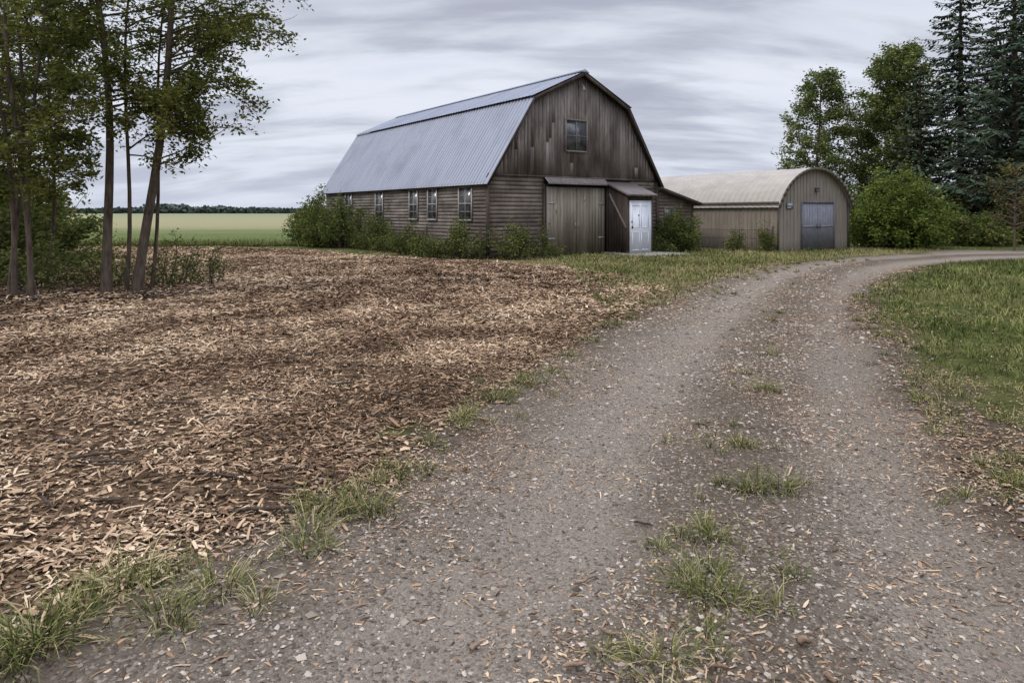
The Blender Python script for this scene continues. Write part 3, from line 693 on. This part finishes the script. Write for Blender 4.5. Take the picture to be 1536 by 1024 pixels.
# ---------------------------------------------------------------- vegetation
def leafq(mb,c,size,rnd,droop=0.0,asp=.5):
    n=len(c)
    a=R.normal(size=(n,3));a[:,2]=a[:,2]*.5-droop;a/=np.linalg.norm(a,axis=1)[:,None]
    q=R.normal(size=(n,3));q[:,2]*=.7;w=np.cross(a,q);w/=np.linalg.norm(w,axis=1)[:,None]+1e-9
    s=(size*R.uniform(.6,1.3,n))[:,None]
    v=np.stack([c-a*s*.5,c+w*s*asp*.5-a*s*.05,c+a*s*.5,c-w*s*asp*.5-a*s*.05],1)
    f=np.arange(n*4).reshape(-1,4);mb.add(v.reshape(-1,3),f,np.repeat(rnd,4))
def path(p,d,L,n,wob,grav):
    p=np.array(p,float);d=np.array(d,float);d/=np.linalg.norm(d);out=[p.copy()]
    for i in range(n):
        d=d+R.normal(0,wob,3)+np.array([0,0,grav]);d/=np.linalg.norm(d);p=p+d*L/n;out.append(p.copy())
    return np.array(out),d
def at_(P,f):
    k=f*(len(P)-1);i=min(int(k),len(P)-2);return P[i]+(P[i+1]-P[i])*(k-i),P[i+1]-P[i]
def leafy_branch(wb,lb,p,d,L,rad,nt,nl,lsz,grav=-.02,tw=.5,spread=.12,droop=.2):
    P,_=path(p,d,L,7,.12,grav);tube(wb,P,np.linspace(rad,rad*.25,8),4)
    tone=R.normal(0,.12)
    for k in range(nt):
        f=R.uniform(.15,1)**.75;q,dd=at_(P,min(f,.999));dd=dd/np.linalg.norm(dd)
        td=dd+R.normal(0,.75,3);TL=tw*R.uniform(.5,1.3)*(1.15-f*.5);T,_=path(q,td,TL,4,.2,grav*2)
        tube(wb,T,np.linspace(rad*.25,.003,5),3)
        m=int(nl*R.uniform(.5,1.4));ff=R.random(m);ii=np.minimum((ff*4).astype(int),3);fr=ff*4-ii
        c=T[ii]+(T[ii+1]-T[ii])*fr[:,None]+R.normal(0,spread,(m,3))
        leafq(lb,c,lsz,np.clip(R.beta(2,2.5,m)+tone+R.normal(0,.05),0,1),droop)
bark=simple('grey_brown_bark',(.04,.031,.023),(.135,.105,.08),14,.92,0,.1,(1,1,.25),.8)
lf_left=leafmat('left_tree_leaves',(.042,.060,.014),(.12,.14,.032),(.25,.24,.068),.4)
lf_mid=leafmat('green_leaves',(.045,.066,.022),(.13,.16,.05),(.24,.255,.09),.3)
lf_bush=leafmat('bush_leaves',(.032,.048,.014),(.105,.13,.036),(.24,.23,.08),.3)
lf_bright=leafmat('round_bush_leaves',(.040,.064,.014),(.12,.16,.036),(.24,.265,.07),.3)
needle=leafmat('spruce_needles',(.016,.028,.020),(.050,.074,.048),(.12,.15,.09),.0)

def multistem(name,stems,nb=26,lsz=.085,zlow=.14,nt=9,nl=14):
    wb=MB();lb=MB()
    for (bx,by,tx,ty,H,rad,reach) in stems:
        n=12;P=[];ph=R.uniform(0,6)
        for i in range(n+1):
            f=i/n;P.append((bx+(tx-bx)*f**1.25+.08*math.sin(f*7+ph)-.08*math.sin(ph),by+(ty-by)*f+.1*math.cos(f*5+ph),-.15+H*f))
        P=np.array(P);rr=rad*np.linspace(1,.2,n+1)**.9;rr[0]*=1.35
        tube(wb,P,rr,9)
        for k in range(nb):
            f=zlow+(1-zlow)*R.random()**.75
            q,_=at_(P,min(f,.999));az=R.uniform(0,6.283);L=R.uniform(.8,1.9)*(1.1-.3*f)
            if q[2]<2.6: L*=.55
            leafy_branch(wb,lb,q,(math.cos(az),math.sin(az),R.uniform(.1,.8)),L,.014*(1.2-f)+.005,nt,nl,lsz,-.05,.42,.06)
        for k in range(reach):
            z=R.uniform(2.7,min(H*.85,7.2));f=min(z/H,.99);q,_=at_(P,f);az=R.normal(-.1,.5)
            L=np.clip((z-1.2)*.68,.8,3.9)*R.uniform(.6,1.05)
            leafy_branch(wb,lb,q,(math.cos(az),math.sin(az),R.uniform(.15,.6)),L,.024,20,15,lsz,-.06,.55,.065)
    e=empty(name);wb.obj('trunks_and_branches',bark,e,True);lb.obj('leaves',lf_left,e);print(name,lb.n//4);return e
multistem('multi_stem_tree',[(-7.95,13.4,-8.35,13.3,9,.095,11),(-7.5,13.6,-6.1,13.2,9.2,.10,27),(-7.75,13.6,-7.75,14.2,8.6,.045,12),(-7.4,13.9,-7.0,14.4,8.5,.04,12)],nb=26,zlow=.3,lsz=.09)
multistem('multi_stem_tree',[(-8.95,12.6,-9.2,12.4,8.6,.055,5),(-9.3,12.7,-10.2,12.5,8.8,.05,2),(-8.85,12.7,-8.5,12.5,8.6,.045,6),(-9.5,12.9,-9.8,13.4,8.4,.05,4)],nb=34,zlow=.2,lsz=.09)
multistem('multi_stem_tree',[(-12.5,16.5,-12.3,16.5,8,.08,4),(-13.6,17,-14.2,17,8,.08,2),(-11.2,16.4,-10.8,16.2,7.5,.05,4),(-11.9,15.4,-11.7,15.4,8,.05,4)],nb=36,lsz=.12,zlow=.12)

def bush(name,x,y,rx,h,nst=26,nl=24,lsz=.1,mat=None,ry=None,tw=.35):
    wb=MB();lb=MB();ry=ry or rx;z0=-.05
    for k in range(nst):
        a=R.uniform(0,6.283);r_=math.sqrt(R.random());u=R.uniform(.25,1)
        tx=x+rx*r_*math.cos(a)*.92;ty=y+ry*r_*math.sin(a)*.92;tz=h*math.sqrt(max(0.03,1-r_*r_*.9))*R.uniform(.4,1.05)
        b0=np.array([x+rx*.35*r_*math.cos(a),y+ry*.35*r_*math.sin(a),z0]);tp=np.array([tx,ty,tz]);d=tp-b0;L=np.linalg.norm(d)
        leafy_branch(wb,lb,b0,d,L,.010+.005*h,9,nl,lsz,.0,tw,lsz*1.0,0.1)
    e=empty(name);wb.obj('stems',bark,e);lb.obj('leaves',mat or lf_bush,e);return e
bush('shrub',-11.5,14.8,1.4,2.2,26,18,.11);bush('shrub',-13.8,19,2.4,3.6,50,22,.14)
bush('shrub',-7.3,14.6,.8,1.45,16,8,.07);bush('shrub',-6.6,15.0,.7,1.1,10,6,.07);bush('shrub',-8.6,14.6,.8,1.2,14,9,.08)
bush('shrub',-10.6,12.4,.9,1.2,16,11,.09);bush('shrub',-9.6,13.8,.8,1.3,14,10,.09)
bush('shrub',-17.5,24,3.0,4.4,55,24,.18)
def bb(lx,ly,*a,**k):
    X,Y=B(lx,ly);bush('shrub',X,Y,*a,**k)
bb(-1.3,11.9,1.45,2.9,58,22,.12);bb(-1.3,9.8,1.15,2.4,42,20,.11);bb(-1.9,10.8,.9,1.6,22,18,.11);bb(-1.2,14.2,1.3,2.8,38,22,.13)
bb(-1.0,6.6,1.0,1.95,30,15,.09);bb(-1.1,7.9,.6,1.2,13,14,.09);bb(-1.1,5.2,.6,1.0,11,12,.08)
bb(-1.1,3.7,.85,1.4,22,14,.09);bb(-1.2,2.4,.55,1.0,12,13,.08);bb(-1.2,1.3,.55,.95,12,13,.08)
bb(-.8,.2,.9,1.7,28,14,.09);bb(.4,-.9,.75,1.55,20,14,.09);bb(1.5,-.9,.5,1.15,12,11,.08);bb(2.4,-.7,.4,.5,7,10,.07)
bb(8.7,-.9,.95,1.85,34,22,.1);bb(9.6,-.6,.6,1.1,12,14,.1);bb(7.7,-1.1,.5,.5,8,14,.09)
bush('shrub',10.3,27.6,.4,1.2,11,16,.08);bush('shrub',9.2,28.0,.4,1.1,10,14,.08)
bush('round_shrub',17.3,30.6,2.2,3.75,150,34,.14,lf_bright)
bush('shrub',14.6,31.6,.9,1.2,18,20,.12);bush('shrub',21.5,32.5,2.2,2.0,50,26,.15);bush('shrub',26,33,2.5,2.6,50,26,.15)
bush('shrub',20,37,3.0,3.0,55,28,.2);bush('shrub',26.5,38,3.5,3.6,60,28,.2)

def decid(name,x,y,H,rx,z0=1.5,n=75,mat=None,lsz=.2,nt=11,nl=16,pk=.35,up=(.25,.75)):
    wb=MB();lb=MB();P,_=path((x,y,-.1),(0,0,1),H*.97,12,.03,.05);tube(wb,P,np.linspace(.013*H,.02,13),8)
    for k in range(n):
        z=z0+(H-z0)*(k+R.random())/n;f=(z-z0)/(H-z0);g=abs((f-pk)/(1.03-pk));env=rx*((1-g**2.0)**.6 if g<1 else .12)
        q,_=at_(P,min(z/H*.97,.999));az=k*2.4+R.normal(0,.3);L=max(.4,env)*R.uniform(.6,1.15)
        leafy_branch(wb,lb,q,(math.cos(az),math.sin(az),R.uniform(*up)),L,.04*(1.2-f),nt,nl,lsz,-.02,.7,.15,.1)
    e=empty(name);wb.obj('trunk',bark,e,True);lb.obj('leaves',mat or lf_mid,e);return e
decid('deciduous_tree',19.7,44.5,11.4,2.7,1.5,100,nt=12,pk=.2,up=(.1,.45))
decid('deciduous_tree',24.2,45,12.9,3.4,2,145,nt=15)
decid('deciduous_tree',29.5,52,11,3.2,2,60)
decid('young_tree',20.9,28.4,3.7,1.3,1.0,26,leafmat('young_leaves',(.06,.065,.025),(.15,.14,.05),(.26,.18,.09),.3),.10,6,12)
def spruce(name,x,y,H,R0,z0=.6):
    wb=MB();lb=MB();tube(wb,[(x,y,-.1),(x+.05,y,H*.5),(x,y,H)],[.014*H,.008*H,.015],8)
    z=z0
    while z<H-.1:
        f=(z-z0)/(H-z0);nb=R.integers(6,9);a0=R.uniform(0,6.28)
        for k in range(nb):
            L=max(.15,R0*(1-f)**.75*R.uniform(.45,1.2));az=a0+k*6.283/nb+R.normal(0,.15)
            d=np.array([math.cos(az),math.sin(az),0]);s=np.array([-d[1],d[0],0]);m=max(3,int(L/.13))
            ff=(np.arange(m)+.7)/m;dz=-.45*L*ff**1.0+.42*L*ff**2.2+.05
            C=np.array([x,y,z+R.normal(0,.08)])+d*(L*ff)[:,None]+np.array([0,0,1])*dz[:,None]
            tube(wb,np.vstack([[x,y,z],C[::max(1,m//4)]]),.02,3)
            for sg in (-1,1):
                tl=(.2+.5*(L/2.5)*(1-ff)**.6*np.minimum(1,ff*3))*R.uniform(.6,1.2,m)
                dirn=d[None]*R.uniform(.3,.8,m)[:,None]+sg*s[None]*R.uniform(.6,1.0,m)[:,None]+np.array([0,0,-1])*R.uniform(.05,.7,m)[:,None]
                dirn/=np.linalg.norm(dirn,axis=1)[:,None];w=np.cross(dirn,R.normal(0,1,(m,3))+np.array([0,0,1.5]));w/=np.linalg.norm(w,axis=1)[:,None]
                wd=R.uniform(.035,.085,m)[:,None];T=tl[:,None]
                v=np.stack([C-w*wd*.6,C+dirn*T*.5-w*wd,C+dirn*T,C+dirn*T*.5+w*wd],1)
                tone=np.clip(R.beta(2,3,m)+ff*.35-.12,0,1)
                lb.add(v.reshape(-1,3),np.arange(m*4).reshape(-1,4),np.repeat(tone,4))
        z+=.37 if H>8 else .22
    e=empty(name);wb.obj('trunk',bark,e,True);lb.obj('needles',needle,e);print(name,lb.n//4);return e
spruce('spruce_tree',25.6,39,16.8,4.3);spruce('spruce_tree',25.0,34,16.5,3.8,2.6);spruce('spruce_tree',28.8,38,15.5,4.0)
spruce('spruce_tree',24.2,40.5,10.2,3.4);spruce('spruce_tree',30.5,43,14,3.8)

mb=MB();n=26000
x=R.uniform(-900,900,n);y=700+R.uniform(-25,25,n)
hh=(3.2+6*vn(x,x*0,60,61)*vn(x,x*0,17,62)+2.0*vn(x,x*0,5,63))
z=hh*R.random(n)**.7
leafq(mb,np.stack([x,y,z],1),4.2,np.clip(R.beta(2,3,n)*.6+z/14,0,1),0,.9)
mb.box(-1500,1500,724,727,-.5,3.6,.2)
mb.obj('distant_treeline',leafmat('distant_trees',(.035,.048,.045),(.065,.082,.072),(.10,.12,.095),.0))

# ---------------------------------------------------------------- world
w=bpy.data.worlds.new('World');sc.world=w;w.use_nodes=True;t=NT(w.node_tree)
for nd in list(w.node_tree.nodes): w.node_tree.nodes.remove(nd)
EL,AZ=48,-115
sky=t.n('ShaderNodeTexSky',sky_type='NISHITA');sky.sun_disc=False;sky.sun_elevation=math.radians(EL);sky.sun_rotation=math.radians(AZ)
b1=t.n('ShaderNodeBackground');t.set(b1.inputs[0],sky.outputs[0]);b1.inputs[1].default_value=.12
g=t.n('ShaderNodeTexCoord').outputs['Generated'];sp=t.n('ShaderNodeSeparateXYZ');t.set(sp.inputs[0],g)
zc=t.m('MAXIMUM',sp.outputs[2],0.0);zz=t.m('ADD',zc,.30)
cv=t.n('ShaderNodeCombineXYZ');t.set(cv.inputs[0],t.m('DIVIDE',sp.outputs[0],zz));t.set(cv.inputs[1],t.m('DIVIDE',sp.outputs[1],zz))
t.set(cv.inputs[2],t.m('MULTIPLY',sp.outputs[2],3.0))
n1=t.noise(t.mp(cv.outputs[0],(1.7,5.2,1.6)),1.0,7,.56,.25);n2=t.noise(t.mp(cv.outputs[0],(.9,2.6,1),(0,0,.1)),1.3,2,.5,.2)
nn=t.m('ADD',t.m('MULTIPLY',n1,.55),t.m('MULTIPLY',n2,.45))
c=t.mix(t.rng(nn,.38,.60,smooth=True),(.44,.465,.57),(.79,.83,.93))
c=t.mix(t.rng(zc,.0,.10,.6,0),c,(.67,.72,.84))
c=t.mix(t.rng(zc,.18,.34,0,.3),c,(.42,.44,.54))
up=t.rng(zc,.3,1,1.0,4.4)
b2=t.n('ShaderNodeBackground');t.set(b2.inputs[0],c);t.set(b2.inputs[1],up)
mx=t.n('ShaderNodeMixShader');t.set(mx.inputs[0],t.rng(n1,.60,.72,1,.9))
w.node_tree.links.new(b1.outputs[0],mx.inputs[1]);w.node_tree.links.new(b2.outputs[0],mx.inputs[2])
out=t.n('ShaderNodeOutputWorld');w.node_tree.links.new(mx.outputs[0],out.inputs[0])
sl=bpy.data.lights.new('sun','SUN');sl.energy=1.5;sl.angle=math.radians(12);sl.color=(1,.91,.79)
so=bpy.data.objects.new('sun',sl);COL.objects.link(so)
e_,a_=math.radians(EL),math.radians(AZ)
so.rotation_euler=Vector((math.cos(e_)*math.sin(a_),math.cos(e_)*math.cos(a_),math.sin(e_))).to_track_quat('Z','Y').to_euler()
# ---------------------------------------------------------------- camera
cd=bpy.data.cameras.new('camera');cam=bpy.data.objects.new('camera',cd);COL.objects.link(cam)
cam.location=(0,0,1.6);cam.rotation_euler=(math.radians(90),0,0);cd.lens=24;cd.sensor_width=36;cd.shift_y=-194/1536
cd.clip_start=.05;cd.clip_end=12000;sc.camera=cam
